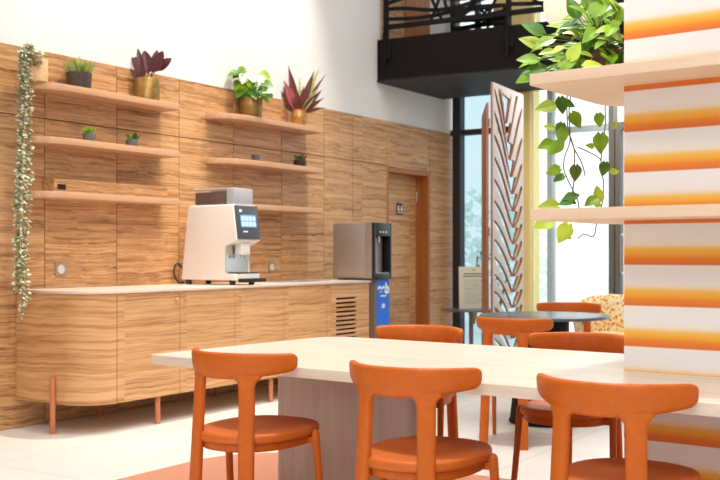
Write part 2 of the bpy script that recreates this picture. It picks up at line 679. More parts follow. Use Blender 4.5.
# sign on the door leaf
t = thing('restroom_sign', 'small black square sign with white symbols on the wood grain door', 'sign', (9.57, 5.797, 1.64))
obj('plate', boxbm((-0.06, -0.008, -0.06), (0.06, 0, 0.06), 0.002, 1), M_blackpl, t)
bm = bmesh.new()
for sx in (-0.035, 0.03):
    cyl(bm, (sx, 0, 0), 0.012, 0.002, 12)
bmesh.ops.rotate(bm, cent=(0, 0, 0), matrix=Matrix.Rotation(R(90), 3, 'X'), verts=bm.verts)
bmesh.ops.translate(bm, vec=(0, -0.008, 0.022), verts=bm.verts)
box(bm, (-0.05, -0.0102, -0.022), (-0.02, -0.008, 0.008))
box(bm, (0.015, -0.0102, -0.022), (0.045, -0.008, 0.008))
box(bm, (-0.052, -0.0102, -0.045), (0.05, -0.008, -0.036))
obj('symbols', bm, M_wprint, t)

# facade
GX = 10.45
def mull(bm, y0, y1, z0=0, z1=2.9, d=0.06):
    box(bm, (GX - d, y0, z0), (GX + d, y1, z1), 0.004, 1)
def window(name, y0, y1, frame_m, z1=2.998, z0=0.0, transom=None, posts=()):
    e = bpy.data.objects.new(name, None)
    C.objects.link(e)
    e.empty_display_size = 0.1
    e.location = (GX, y0, 0)
    struct(e)
    bm = bmesh.new()
    for a, b in posts:
        mull(bm, a, b, z0, z1)
    if transom:
        box(bm, (GX - 0.05, y0, transom), (GX + 0.05, y1, transom + 0.06))
    box(bm, (GX - 0.05, y0, z0), (GX + 0.05, y1, z0 + 0.05))
    box(bm, (GX - 0.05, y0, z1 - 0.03), (GX + 0.05, y1, z1))
    f = struct(obj('window_frame', bm, frame_m, e))
    p = struct(obj('pane', boxbm((GX - 0.006, y0 + 0.002, z0 + 0.01), (GX + 0.006, y1 - 0.002, z1 - 0.01)), M_glass_tint if name == 'window_1' else M_glass, e))
    for q in (f, p):
        q.matrix_parent_inverse = Matrix.Translation((-GX, -y0, 0))
    return e
window('window_1', 4.77, 5.62, M_frame, transom=2.50, z1=3.0, posts=((5.49, 5.59), (4.77, 4.80)))
struct(obj('trim_4', boxbm((10.36, 0.6, 3.0), (10.55, 5.65, 3.34)), M_frame), 'dark spandrel between the lower and upper windows')
struct(obj('wall_yellow', boxbm((10.33, 4.61, 0), (10.6, 4.77, 2.999)), M_yellow))
window('window_2', 4.37, 4.61, M_frameg, posts=((4.375, 4.436),))
window('window_3', 3.75, 4.37, M_frameg, transom=2.45, posts=())
d2 = bpy.data.objects.new('door_2', None)
C.objects.link(d2)
d2.location = (GX, 2.75, 0)
struct(d2)
bm = bmesh.new()
mull(bm, 3.69, 3.75, 0, 2.99)
mull(bm, 3.625, 3.68, 0.0, 2.44)
mull(bm, 2.80, 2.86, 0.0, 2.44)
mull(bm, 2.72, 2.79, 0.0, 2.99)
box(bm, (GX - 0.05, 2.79, 2.44), (GX + 0.05, 3.69, 2.52))
box(bm, (GX - 0.04, 2.86, 0.01), (GX + 0.04, 3.625, 0.12))
f = obj('door_frame', bm, M_framed, d2)
p = obj('pane', boxbm((GX - 0.006, 2.84, 0.05), (GX + 0.006, 3.64, 2.44)), M_glass, d2)
p2 = obj('pane', boxbm((GX - 0.006, 2.79, 2.51), (GX + 0.006, 3.69, 2.99)), M_glass, d2)
bm = bmesh.new()
tube(bm, [(GX - 0.06, 3.60, 0.95), (GX - 0.11, 3.60, 0.96), (GX - 0.11, 3.60, 1.34), (GX - 0.06, 3.60, 1.35)], 0.012)
hd = obj('handle', bm, M_chrome, d2)
for q in (f, p, p2, hd):
    struct(q)
    q.matrix_parent_inverse = Matrix.Translation((-GX, -2.75, 0))
window('window_4', 0.6, 2.72, M_frameg, transom=2.45, posts=((0.6, 0.66), (1.6, 1.66)))
struct(obj('wall_facade', boxbm((10.35, -5, 0), (10.6, 0.6, 6.5)), M_white))

# balcony slab (upper floor edge)
def skewbox(x0, x1, z0, z1, y0=-0.4, y1=5.655):
    bm = boxbm((x0, y0, z0), (x1, y1, z1))
    for v in bm.verts:
        if abs(v.co.x - x0) < 1e-4:
            v.co.x += 0.0875 * (5.64 - v.co.y)
    return bm
struct(obj('balcony', skewbox(8.90, 10.28, 2.925, 3.34), M_balc))
struct(obj('balcony_soffit', skewbox(8.89, 10.28, 2.905, 2.924), M_soffit))
# upper storey: panelled side wall, door, glazing
struct(obj('trim_3', boxbm((8.97, 5.64, 3.345), (9.42, 5.658, 6.4)), M_wall), 'wood panel on the upper storey side wall')
d3 = obj('door_3', boxbm((9.43, 5.63, 3.345), (9.95, 5.658, 5.45), 0.003, 1), M_door)
struct(d3)
bm = bmesh.new()
tube(bm, [(9.5, 5.62, 4.3), (9.5, 5.57, 4.3), (9.6, 5.57, 4.3)], 0.01)
struct(obj('handle', bm, M_chrome, d3))
window('window_5', 5.06, 5.62, M_frame, z1=6.5, z0=3.345, posts=((5.55, 5.62), (5.28, 5.31)))
struct(obj('wall_upper_yellow', boxbm((10.36, 4.60, 3.345), (10.6, 5.06, 6.5)), M_yellow))
window('window_6', 0.6, 4.60, M_frame, z1=6.5, z0=3.345, posts=((4.02, 4.07), (2.5, 2.55)))

# balcony railing: cut metal in a swirling pattern
rl = thing('balcony_railing', 'black cut metal railing with swirling bars along the balcony edge', 'railing', (8.93 + 0.0875 * 5.64, 0, 3.34), math.atan(0.0875))
def rail_pattern(bm, y0, y1, z0, z1, x=0.0, seed=3):
    rnd = random.Random(seed)
    W = y1 - y0
    def bar(pts, wv=0.045):
        for p, q in zip(pts, pts[1:]):
            obox(bm, (x, p[0], p[1]), (x, q[0], q[1]), wv, 0.012, (1, 0, 0))
    for k, (zb, am, ph) in enumerate(((0.06, .022, 0), (0.14, .04, 1.3), (0.24, .05, 2.6), (0.36, .06, .4), (0.5, .06, 2.0), (0.66, .05, 4.0), (0.8, .04, 2.5))):
        n = int(W / 0.06)
        bar([(y0 + W * i / n, z0 + (z1 - z0) * (zb + am * math.sin(W * i / n * 5.2 + ph))) for i in range(n + 1)], 0.038)
    yy = y0 + 0.18
    while yy < y1 - 0.3:
        a = rnd.uniform(0.16, 0.30)
        sgn = rnd.choice((-1, 1))
        n = 12
        bar([(yy + sgn * a * math.sin(PI * i / n) * 0.6, z0 + (z1 - z0) * i / n) for i in range(n + 1)], 0.03)
        bar([(yy + 0.11 - sgn * a * math.sin(PI * i / n) * 0.5, z0 + (z1 - z0) * i / n) for i in range(n + 1)], 0.03)
        if rnd.random() < 0.6:
            bar([(yy + 0.3 + 0.17 * math.cos(2 * PI * i / 18), z0 + 0.20 + 0.19 * math.sin(2 * PI * i / 18)) for i in range(19)], 0.03)
        yy += rnd.uniform(0.42, 0.6)
posts = [5.60, 4.28, 2.96, 1.64, 0.32]
bm = bmesh.new()
box(bm, (-0.012, posts[-1], 0.10), (0.012, posts[0], 0.15))
obj('bottom_rail', bm, M_black, rl)
obj('handrail', boxbm((-0.03, posts[-1] - 0.03, 1.03), (0.03, posts[0] + 0.015, 1.07), 0.006), M_black, rl)
for py in posts:
    obj('post', boxbm((-0.02, py - 0.03, 0.0), (0.02, py + 0.015, 1.05)), M_black, rl)
    bm = bmesh.new()
    box(bm, (-0.05, py - 0.075, -0.22), (-0.032, py + 0.02, -0.05), 0.003, 1)
    box(bm, (-0.07, py - 0.03, -0.30), (-0.05, py + 0.0, 0.06))
    box(bm, (-0.065, py - 0.09, -0.2), (-0.05, py + 0.06, -0.185))
    obj('bracket', bm, M_black, rl)
for a, b in zip(posts, posts[1:]):
    bm = bmesh.new()
    rail_pattern(bm, b + 0.015, a - 0.03, 0.15, 1.03, 0.0, int(a * 100))
    obj('infill_panel', bm, M_black, rl)
wg = thing('railing_reflection', 'low black patterned bars standing in for the railing reflected in the upper storey glass', 'railing', (10.3, 5.1, 3.34))  # solid bars built in place of the railing's reflection in the glass
bm = bmesh.new()
for zz in (0.20, 0.52):
    box(bm, (-0.012, -0.22, zz), (0.012, 0.46, zz + 0.03))
for yy in (-0.22, 0.43):
    box(bm, (-0.012, yy, 0.002), (0.012, yy + 0.03, 0.55))
obj('reflection_bars', bm, M_black, wg)
bm = bmesh.new()
rail_pattern(bm, -0.2, 0.44, 0.22, 0.53, 0, 11)
obj('infill_panel', bm, M_black, wg)

# striped pillar and its shelves, squared to the long table (a few degrees off the long wall)
TX, TY, TR = 3.70, 1.5, -0.06
def on_table(o):
    o.location = (TX, TY, o.location.z)
    o.rotation_euler = (0, 0, TR)
    return o
on_table(struct(obj('pillar', boxbm((0.023, -1.15, 0), (0.343, -0.22, 6.499)), stripe_mat()), 'square pillar papered in orange and white stripes'))
def pillar_shelf(z0, z1, label):
    outer = rrect(-0.217, -1.4, 0.573, 0.048, (0.01, 0.02, 0.2, 0.012))
    hole = [(0.0225, -1.1505), (0.3435, -1.1505), (0.3435, -0.2195), (0.0225, -0.2195)]
    o = plate('pillar_shelf', [outer, hole], z1 - z0, M_pshelf, None, 0.0015)
    o.location = (0, 0, z0)
    on_table(o)
    tag(o, label, 'shelf', 'pale wood shelves around the striped pillar')
    return o
pillar_shelf(1.768, 1.808, 'upper pale wood shelf wrapping the striped pillar, holding the leafy pothos')
pillar_shelf(1.274, 1.314, 'lower pale wood shelf wrapping the striped pillar, with vine tips hanging past it')

# rug
rg = plate('area_rug', [rrect(2.70, -1.2, 4.78, 3.90, 0.55)], 0.008, M_rug, None, 0.002)
tag(rg, 'flat terracotta rug with rounded corners under the long table', 'rug')
rg.location = (0, 0, 0.0005)

# ------------------------------------------------------------------ long table
TZ = 0.72
lt = thing('long_table', 'long pale oak communal table fitted around the striped pillar', 'table', (TX, TY, 0), TR)
outer = rrect(-0.615, -2.1, 0.64, 1.645, (0.01, 0.01, 0.16, 0.02))
hole = [(0.021, -1.152), (0.345, -1.152), (0.345, -0.218), (0.021, -0.218)]
tt = plate('table_top', [outer, hole], 0.04, M_table, lt, 0.002)
tt.location = (0, 0, TZ - 0.04)
bs = plate('table_base', [rrect(-0.06, 0.68, 0.06, 1.42, 0.03, 5)], TZ - 0.04 - 0.0095, M_tbase, lt, 0, smooth_ang=40)
bs.location = (0, 0, 0.0095)

# ------------------------------------------------------------------ orange chairs
def make_chair(name, label):
    t = thing(name, label, 'chair', (0, 0, 0), 0, 'orange wooden chairs')
    # back rail: a thick band bent round the sitter
    HW = 0.246
    ys = [HW * math.sin(PI / 2 * (i / 14 - 1)) for i in range(29)]
    def px(y):
        return -0.262 + 0.165 * abs(y / HW) ** 2.3
    rings = []
    for i, y in enumerate(ys):
        e = 0.02
        d = Vector((px(min(y + e, HW)) - px(max(y - e, -HW)), min(y + e, HW) - max(y - e, -HW), 0)).normalized()
        s = Vector((d.y, -d.x, 0))
        q = abs(y / HW)
        hh = 0.051 - 0.017 * q ** 2.2
        th = 0.0165
        zc = 0.719 + 0.014 * q ** 2.2
        if q > 0.93:
            k = math.sqrt(max(0.02, 1 - ((q - 0.93) / 0.072) ** 2))
            hh *= 0.35 + 0.65 * k
            th *= 0.25 + 0.75 * k
        sec = sup(th, hh, 20, 3.0)
        lean = 0.10
        rings.append([Vector((px(y), y, zc)) + s * (a - lean * b) + Vector((0, 0, b)) for a, b in sec])
    bm = bmesh.new()
    ring_loft(bm, rings)
    obj('backrest', bm, M_orange, t, 50)
    # rear legs rise to the rail and flare into it
    for sy in (-1, 1):
        rings = []
        for z in (0, 0.2, 0.44, 0.60, 0.640, 0.652, 0.661, 0.668, 0.676, 0.69):
            u = z / 0.71
            x = -0.262 + 0.032 * u
            y = sy * (0.130 - 0.018 * u)
            a = 0.021 - 0.003 * u
            b = 0.029 + 0.003 * u
            fl = max(0, (z - 0.64) / 0.036)
            b2 = b + 0.022 * min(1.0, fl) ** 2.4
            a = a - 0.0028 * min(1.0, fl)
            if z > 0.68:
                a = 0.011
            yaw = -sy * (0.30 + 0.25 * u)
            sec = sup(a, b2, 16, 2.8)
            ca, sa = math.cos(yaw), math.sin(yaw)
            rings.append([(x + p * ca - q * sa, y + p * sa + q * ca, z) for p, q in sec])
        bm = bmesh.new()
        ring_loft(bm, rings)
        obj('leg', bm, M_orange, t, 50)
    # front legs stand outside the seat, rounded tops at seat level
    for sy in (-1, 1):
        bm = bmesh.new()
        pts = [(0.110, sy * 0.238, 0), (0.080, sy * 0.226, 0.25), (0.062, sy * 0.2195, 0.436), (0.061, sy * 0.219, 0.447), (0.060, sy * 0.2185, 0.453)]
        tube(bm, pts, [0.0125, 0.015, 0.0165, 0.013, 0.005], 14)
        obj('leg', bm, M_orange, t, 50)
    # seat: dished, rounded outline
    def outline(k, n=40):
        out = []
        for i in range(n):
            a = 2 * PI * i / n
            c, s = math.cos(a), math.sin(a)
            out.append((-0.02 + 0.258 * k * math.copysign(abs(c) ** .86, c), 0.208 * k * math.copysign(abs(s) ** .82, s) * (1 + 0.05 * c)))
        return out
    bm = bmesh.new()
    prof = [(0.93, 0.425), (0.985, 0.428), (1.0, 0.437), (1.0, 0.452), (0.985, 0.460), (0.95, 0.463), (0.8, 0.458), (0.55, 0.453), (0.25, 0.451), (0.03, 0.451)]
    ring_loft(bm, [[(x, y, z) for x, y in outline(k)] for k, z in prof])
    obj('seat', bm, M_seat, t, 60)
    bm = bmesh.new()
    ring_loft(bm, [[(x, y, z) for x, y in outline(k)] for k, z in ((0.80, 0.395), (0.90, 0.395), (0.93, 0.402), (0.93, 0.424), (0.80, 0.424))], False)
    for sy in (-1, 1):
        obox(bm, (0.062, sy * 0.16, 0.41), (0.064, sy * 0.216, 0.41), 0.03, 0.026)
        obox(bm, (-0.18, sy * 0.10, 0.41), (-0.243, sy * 0.119, 0.41), 0.026, 0.026)
    obj('seat_frame', bm, M_orange, t, 50)
    return t

ch = make_chair('dining_chair', 'orange wooden chair at the near side of the long table, farthest left in the photo')
ch.location = (3.205, 2.585, 0.0108)
ch.rotation_euler = (0, 0, 0.02)
dup(ch, (3.14, 1.785, 0.0108), 0.04, 'middle one of the three orange chairs along the near side of the long table')
dup(ch, (3.12, 1.066, 0.0108), -0.03, 'large nearest orange chair in front of the striped pillar')
dup(ch, (4.42, 2.63, 0.0108), PI + 0.02, 'orange chair across the long table, just below the blue water dispenser panel')
dup(ch, (4.39, 1.76, 0.0108), PI, 'orange chair on the far side of the long table, half hidden by the striped pillar')
dup(ch, (5.84, 2.66, 0), 0.0, 'orange chair with its back to us at the round dark table')
dup(ch, (7.45, 3.03, 0), PI + 0.15, 'orange chair on the far side of the round dark table')

# ------------------------------------------------------------------ round table
rt = thing('round_table', 'round dark charcoal cafe table on a black drum pedestal behind the chairs', 'table', (6.58, 2.83, 0))
bm = bmesh.new()
lathe(bm, (0, 0, 0.71), [(0.40, 0), (0.437, 0.004), (0.442, 0.012), (0.438, 0.022), (0.425, 0.025)], 56)
obj('table_top', bm, M_rtable, rt, 40)
bm = bmesh.new()
lathe(bm, (0, 0, 0), [(0.235, 0), (0.24, 0.01), (0.232, 0.03), (0.20, 0.3), (0.17, 0.6), (0.17, 0.71)], 40)
obj('pedestal', bm, M_black, rt, 40)

# ------------------------------------------------------------------ sideboard with rounded end
sb = thing('sideboard', 'long wood grain sideboard with a rounded end on thin copper legs', 'cabinet', (4.41, 4.95, 0))
def LS(x, y):
    return (x - 4.41, y - 4.95)
def side_outline(x0, x1, y0, y1, r, n=14):
    pts = [LS(x0, y1), LS(x1, y1), LS(x1, y0)]
    for k in range(n + 1):
        a = R(270 - 90 * k / n)
        pts.append(LS(x0 + r + r * math.cos(a), y0 + r + r * math.sin(a)))
    return pts
body = plate('body', [side_outline(4.45, 7.655, 4.972, 5.64, 0.22)], 0.70, M_cab, sb, 0, smooth_ang=30)
body.location = (0, 0, 0.195)
# curved end skin
bm = bmesh.new()
ro = 0.24
pth = [LS(4.43, 5.64), LS(4.43, 5.45)] + [LS(4.43 + ro + ro * math.cos(R(180 + 90 * k / 16)), 4.95 + ro + ro * math.sin(R(180 + 90 * k / 16))) for k in range(16)] + [LS(4.67 - 0.004, 4.95)]
inn = [LS(4.449, 5.64), LS(4.449, 5.45)] + [LS(4.43 + ro + (ro - .019) * math.cos(R(180 + 90 * k / 16)), 4.95 + ro + (ro - .019) * math.sin(R(180 + 90 * k / 16))) for k in range(16)] + [LS(4.67 - 0.004, 4.969)]
v = [[bm.verts.new((p[0], p[1], z)) for p in pp] for z in (0.19, 0.893) for pp in (pth, inn)]
for i in range(len(pth) - 1):
    bm.faces.new((v[0][i], v[0][i + 1], v[2][i + 1], v[2][i]))
    bm.faces.new((v[1][i], v[1][i + 1], v[3][i + 1], v[3][i]))
    bm.faces.new((v[0][i], v[0][i + 1], v[1][i + 1], v[1][i]))
    bm.faces.new((v[2][i], v[2][i + 1], v[3][i + 1], v[3][i]))
for q in (0, len(pth) - 1):
    bm.faces.new((v[0][q], v[1][q], v[3][q], v[2][q]))
obj('curved_end_panel', bm, M_cab, sb, 30)
jx = [4.67, 5.25, 5.833, 6.423, 7.008, 7.655]
knobx = [5.21, 5.30, 5.885, 6.97]
for i in range(4):
    a, b = jx[i], jx[i + 1]
    dd = obj('door', boxbm((a + .0025 - 4.41, 0, 0.19), (b - .0025 - 4.41, 0.019, 0.893), 0.0015, 1), M_cab, sb)
    bm = bmesh.new()
    lathe(bm, (0, 0, 0), [(0.008, 0), (0.007, 0.008), (0.014, 0.014), (0.015, 0.02), (0.011, 0.024)], 14)
    bmesh.ops.rotate(bm, cent=(0, 0, 0), matrix=Matrix.Rotation(R(90), 3, 'X'), verts=bm.verts)
    bmesh.ops.translate(bm, vec=(knobx[i] - 4.41, 0, 0.835), verts=bm.verts)
    obj('knob', bm, M_cab, dd, 40)
# louvred door with slots
a, b = jx[4], jx[5]
holes = [rrect(7.14 - a, 0.83 - 0.19 - 0.055 - 0.0375 * k - 0.013, 7.45 - a, 0.83 - 0.19 - 0.055 - 0.0375 * k + 0.004, 0.004, 3) for k in range(10)]
vm = Matrix.Translation((a - 4.41, 0.019, 0.19)) @ Matrix.Rotation(R(90), 4, 'X')
vd = plate('vent_door', [rrect(.0025, 0, b - a - .0025, 0.703, 0.001, 2)] + holes, 0.019, M_cab, sb, 0, vm)
obj('slot_backing', boxbm((7.12 - 4.41, 0.0195, 0.40), (7.47 - 4.41, 0.0215, 0.82)), M_dark, vd)
bm = bmesh.new()
lathe(bm, (0, 0, 0), [(0.008, 0), (0.007, 0.008), (0.014, 0.014), (0.015, 0.02), (0.011, 0.024)], 14)
bmesh.ops.rotate(bm, cent=(0, 0, 0), matrix=Matrix.Rotation(R(90), 3, 'X'), verts=bm.verts)
bmesh.ops.translate(bm, vec=(7.06 - 4.41, 0, 0.835), verts=bm.verts)
obj('knob', bm, M_cab, vd, 40)
for (lx, ly, zt) in ((4.411, 5.26, 0.355), (5.07, 4.985, 0.195), (6.3, 4.985, 0.195), (7.45, 4.985, 0.195), (5.07, 5.55, 0.195), (6.3, 5.55, 0.195), (7.45, 5.55, 0.195)):
    bm = bmesh.new()
    cyl(bm, LS(lx, ly) + (0,), 0.018, zt, 16, bev=0.003)
    obj('leg', bm, M_copper, sb, 40)
# worktop
wt = plate('worktop', [side_outline(4.42, 7.665, 4.935, 5.64, 0.25), [LS(*p) for p in rrect(6.72, 5.12, 7.28, 5.48, 0.05, 5)]], 0.02, M_stone, None, 0.002)
wt.location = (4.41, 4.95, 0.8955)
tag(wt, 'thin pale stone worktop on the wood grain sideboard', 'worktop')
# sink fixed in the worktop
sk = plate('sink', [rrect(-0.30, -0.20, 0.30, 0.20, 0.06), rrect(-0.265, -0.165, 0.265, 0.165, 0.05)], 0.006, M_chrome, wt, 0.001)
sk['label'] = 'shallow stainless sink set into the stone'
sk.location = (7.0 - 4.41, 5.30 - 4.95, 0.0205)
bm = bmesh.new()
o1 = rrect(-0.268, -0.168, 0.268, 0.168, 0.05)
o2 = rrect(-0.25, -0.15, 0.25, 0.15, 0.05)
ring_loft(bm, [[(x, y, 0.004) for x, y in o1], [(x, y, -0.012) for x, y in o2]], False)
vs = [bm.verts.new((x, y, -0.012)) for x, y in o2]
bm.faces.new(vs)
obj('basin', bm, M_steel, sk)

# ------------------------------------------------------------------ wall shelves
def wall_shelf(x0, x1, zt, label, grp):
    w_, r_ = x1 - x0, 0.2
    pts = [(0, 0), (w_, 0)]
    d_ = -0.222
    rr = 0.05
    for k in range(7):
        a = R(-90 * k / 6)
        pts.append((w_ - rr + rr * math.cos(a), d_ + rr + rr * math.sin(a)))
    for k in range(13):
        a = R(270 - 90 * k / 12)
        pts.append((0.30 + 0.30 * math.cos(a), d_ + 0.222 + 0.222 * math.sin(a)))
    pts = pts[:-1]
    o = plate('wall_shelf', [pts], 0.044, M_shelf, None, 0.002, smooth_ang=30)
    o.location = (x0, 5.641, zt - 0.044)
    tag(o, label, 'shelf', grp)
    return o
G1, G2 = 'rounded shelves on the left of the wood wall', 'rounded shelves on the right of the wood wall'
wall_shelf(4.42, 5.77, 2.283, 'top wall shelf on the left, holding the burgundy rubber plant', G1)
wall_shelf(4.42, 5.77, 1.927, 'middle wall shelf on the left, holding two tiny green plants', G1)
wall_shelf(4.42, 5.77, 1.567, 'lowest wall shelf on the left, holding the long low wooden box', G1)
wall_shelf(6.28, 7.64, 2.290, 'top wall shelf on the right, above the coffee machine, holding two big plants', G2)
wall_shelf(6.28, 7.64, 1.927, 'middle wall shelf on the right, holding two tiny dark pots', G2)
wall_shelf(6.28, 7.64, 1.564, 'lowest wall shelf on the right, empty, half behind the coffee machine', G2)

bx = thing('wooden_box', 'long low wood grain box at the back of the lowest left shelf', 'box', (4.64, 5.52, 1.5675))
obj('box_body', boxbm((0, 0, 0), (1.08, 0.115, 0.09), 0.003, 1), M_wall, bx)
obj('dark_opening', boxbm((0.03, -0.002, 0.02), (0.10, 0.001, 0.055)), M_dark, bx)

# wall sockets
def socket(x, z, label):
    t = thing('wall_socket', label, 'socket', (x, 5.6415, z), 0, 'round sockets on the wood wall')
    obj('plate', boxbm((-0.045, -0.01, -0.045), (0.045, 0, 0.045), 0.003, 1), M_socket, t)
    bm = bmesh.new()
    lathe(bm, (0, 0, 0), [(0.031, 0), (0.031, 0.004), (0.027, 0.005), (0.024, 0.001)], 24)
    bmesh.ops.rotate(bm, cent=(0, 0, 0), matrix=Matrix.Rotation(R(90), 3, 'X'), verts=bm.verts)
    bmesh.ops.translate(bm, vec=(0, -0.0095, 0), verts=bm.verts)
    obj('dial', bm, M_sockdial, t, 40)
    return t
socket(4.795, 1.045, 'round wall socket above the rounded end of the sideboard')
socket(7.135, 1.035, 'round wall socket above the sink, right of the coffee machine')

# ------------------------------------------------------------------ coffee machine
cm = thing('coffee_machine', 'cream bean to cup coffee machine with a slate touch screen front on the worktop', 'coffee machine', (5.903, 5.0, 0.916))
Wd = 0.285
prof = [(0.0, 0.035), (0.0, 0.085), (0.115, 0.085), (0.115, 0.30), (0.05, 0.315), (-0.005, 0.335), (0.03, 0.60), (0.05, 0.607), (0.46, 0.607), (0.485, 0.59), (0.555, 0.05), (0.55, 0.035)]
bm = bmesh.new()
ra = [bm.verts.new((0, y, z)) for y, z in prof]
rb = [bm.verts.new((Wd, y, z)) for y, z in prof]
n = len(prof)
side = [bm.faces.new(ra), bm.faces.new(list(reversed(rb)))]
for i in range(n):
    bm.faces.new((ra[i], rb[i], rb[(i + 1) % n], ra[(i + 1) % n]))
bmesh.ops.bevel(bm, geom=[e for f in side for e in f.edges], offset=0.012, segments=3, affect='EDGES', profile=0.5)
obj('body', bm, M_cream, cm, 35)
# slanted front panel
bm = bmesh.new()
box(bm, (0.012, -0.010, 0.0), (Wd - 0.012, 0.012, 0.258), 0.004, 2)
bmesh.ops.rotate(bm, cent=(0, 0, 0), matrix=Matrix.Rotation(R(-7.5), 3, 'X'), verts=bm.verts)
bmesh.ops.translate(bm, vec=(0, -0.006, 0.345), verts=bm.verts)
fp = obj('front_panel', bm, M_dgrey, cm, 35)
def on_panel(x0, x1, z0, z1, d=0.003):
    b = bmesh.new()
    box(b, (x0, -0.010 - d, z0), (x1, -0.009, z1))
    bmesh.ops.rotate(b, cent=(0, 0, 0), matrix=Matrix.Rotation(R(-7.5), 3, 'X'), verts=b.verts)
    bmesh.ops.translate(b, vec=(0, -0.006, 0.345), verts=b.verts)
    return b
scn = obj('touch_screen', on_panel(0.055, 0.235, 0.09, 0.185), screen_mat(), fp)
bm = bmesh.new()
for i in range(4):
    for j in range(2):
        b2 = on_panel(0.063 + 0.043 * i, 0.098 + 0.043 * i, 0.098 + 0.042 * j, 0.132 + 0.042 * j, 0.004)
        me = bpy.data.meshes.new('x'); b2.to_mesh(me); b2.free(); bm.from_mesh(me); bpy.data.meshes.remove(me)
obj('icons', bm, plain('icon_pale', lin(176, 200, 220), 0.4, emit=0.4), scn)
bm = on_panel(0.05, 0.078, 0.205, 0.225)
obj('logo', bm, M_wprint, fp)
obj('name_strip', on_panel(0.075, 0.125, 0.052, 0.062), M_wprint, fp)
obj('recess_liner', boxbm((0.013, 0.109, 0.087), (Wd - 0.013, 0.1145, 0.30)), M_chrome, cm)
bm = bmesh.new()
box(bm, (0.10, 0.02, 0.225), (0.195, 0.10, 0.325), 0.012, 3)
sp = obj('spout', bm, M_cream, cm, 35)
for sx in (0.125, 0.17):
    bm = bmesh.new()
    cyl(bm, (sx, 0.05, 0.20), 0.01, 0.03, 12)
    obj('nozzle', bm, M_chrome, sp)
bm = bmesh.new()
box(bm, (0.02, -0.055, 0.02), (Wd + 0.01, 0.0, 0.05), 0.006, 2)
box(bm, (0.02, 0.0, 0.086), (Wd - 0.02, 0.10, 0.095), 0.002, 1)
obj('drip_tray', bm, M_blackpl, cm, 35)
for fx in (0.03, Wd - 0.03):
    for fy in (0.06, 0.5):
        bm = bmesh.new()
        cyl(bm, (fx, fy, 0), 0.022, 0.04, 14, 0.026)
        obj('foot', bm, M_blackpl, cm, 40)
hp = obj('bean_hopper', boxbm((0.02, 0.13, 0.6075), (Wd - 0.03, 0.44, 0.725), 0.012, 2), M_hop, cm, 35)
bm = bmesh.new()
box(bm, (0.026, 0.136, 0.609), (Wd - 0.036, 0.285, 0.712), 0.01, 2)
box(bm, (0.026, 0.295, 0.609), (Wd - 0.036, 0.434, 0.706), 0.01, 2)
obj('beans', bm, M_beans, hp, 35)
obj('hopper_lid', boxbm((0.015, 0.125, 0.725), (Wd - 0.025, 0.445, 0.733), 0.004, 1), M_hop2, hp)
obj('powder_hopper', boxbm((0.03, 0.045, 0.6075), (Wd - 0.03, 0.124, 0.735), 0.01, 2), M_hop2, cm, 35)
bm = bmesh.new()
tube(bm, smooth_path([(0.10, 0.545, 0.10), (0.06, 0.60, 0.13), (0.02, 0.62, 0.16), (-0.02, 0.61, 0.09), (-0.01, 0.58, 0.02), (0.05, 0.57, 0.012)]), 0.007)
obj('power_cable', bm, M_blackpl, cm, 40)

# ------------------------------------------------------------------ water dispenser
wd = thing('water_dispenser', 'tall steel and black water dispenser with a blue front panel at the sideboard end', 'water dispenser', (7.71, 4.93, 0))
bm = bmesh.new()
box(bm, (0.0, 0.10, 0.93), (0.29, 0.45, 1.43), 0.006, 2)
obj('tank_housing', bm, M_steel, wd, 35)
bm = bmesh.new()
box(bm, (0.0, 0.0, 0.925), (0.022, 0.10, 1.43), 0.004)
box(bm, (0.268, 0.0, 0.925), (0.29, 0.10, 1.43), 0.004)
box(bm, (0.022, 0.0, 1.31), (0.268, 0.10, 1.43), 0.004)
box(bm, (0.022, 0.0, 0.925), (0.268, 0.10, 0.975), 0.004)
box(bm, (0.022, 0.085, 0.975), (0.268, 0.099, 1.31))
bz = obj('black_front', bm, M_blackpl, wd, 35)
bm = boxbm((-0.002, 0.028, 0.93), (-0.0002, 0.10, 1.428))
obj('side_trim', bm, M_steel, wd)
obj('splash_plate', boxbm((0.05, 0.072, 0.98), (0.24, 0.084, 1.30), 0.003, 1), M_steel, wd)
for i in range(3):
    obj('button', boxbm((0.085 + 0.05 * i, -0.003, 1.34), (0.105 + 0.05 * i, 0.001, 1.355), 0.001, 1), M_chrome, wd)
bm = bmesh.new()
cyl(bm, (0.145, 0.05, 1.255), 0.012, 0.055, 14)
obj('tap', bm, M_chrome, wd)
obj('drip_grille', boxbm((0.04, 0.004, 0.9755), (0.25, 0.08, 0.982), 0.002, 1), M_chrome, wd)
obj('base_cabinet', boxbm((0.075, 0.03, 0.0), (0.29, 0.45, 0.929), 0.004, 1), plain('base_grey', lin(150, 132, 116), 0.5), wd)
bp = obj('blue_panel', boxbm((0.078, 0.022, 0.05), (0.288, 0.0295, 0.915), 0.001, 1), M_blue, wd)
def text_mesh(body, size, mat, parent, loc, name, bold=0.0):
    cu = bpy.data.curves.new(name, 'FONT')
    cu.body = body
    cu.size = size
    cu.extrude = 0.0008
    cu.offset = bold
    cu.align_x = 'CENTER'
    tmp = bpy.data.objects.new('tmp', cu)
    C.objects.link(tmp)
    me = bpy.data.meshes.new_from_object(tmp.evaluated_get(bpy.context.evaluated_depsgraph_get()))
    bpy.data.objects.remove(tmp)
    me.materials.clear()
    me.materials.append(mat)
    me.transform(Matrix.Translation(loc) @ Matrix.Rotation(R(90), 4, 'X'))
    return link(name, me, parent)
text_mesh('eeb', 0.135, M_wprint, bp, (0.183, 0.0212, 0.795), 'lettering', 0.006)
obj('underline', boxbm((0.135, 0.0205, 0.765), (0.23, 0.0215, 0.778)), M_wprint, bp)
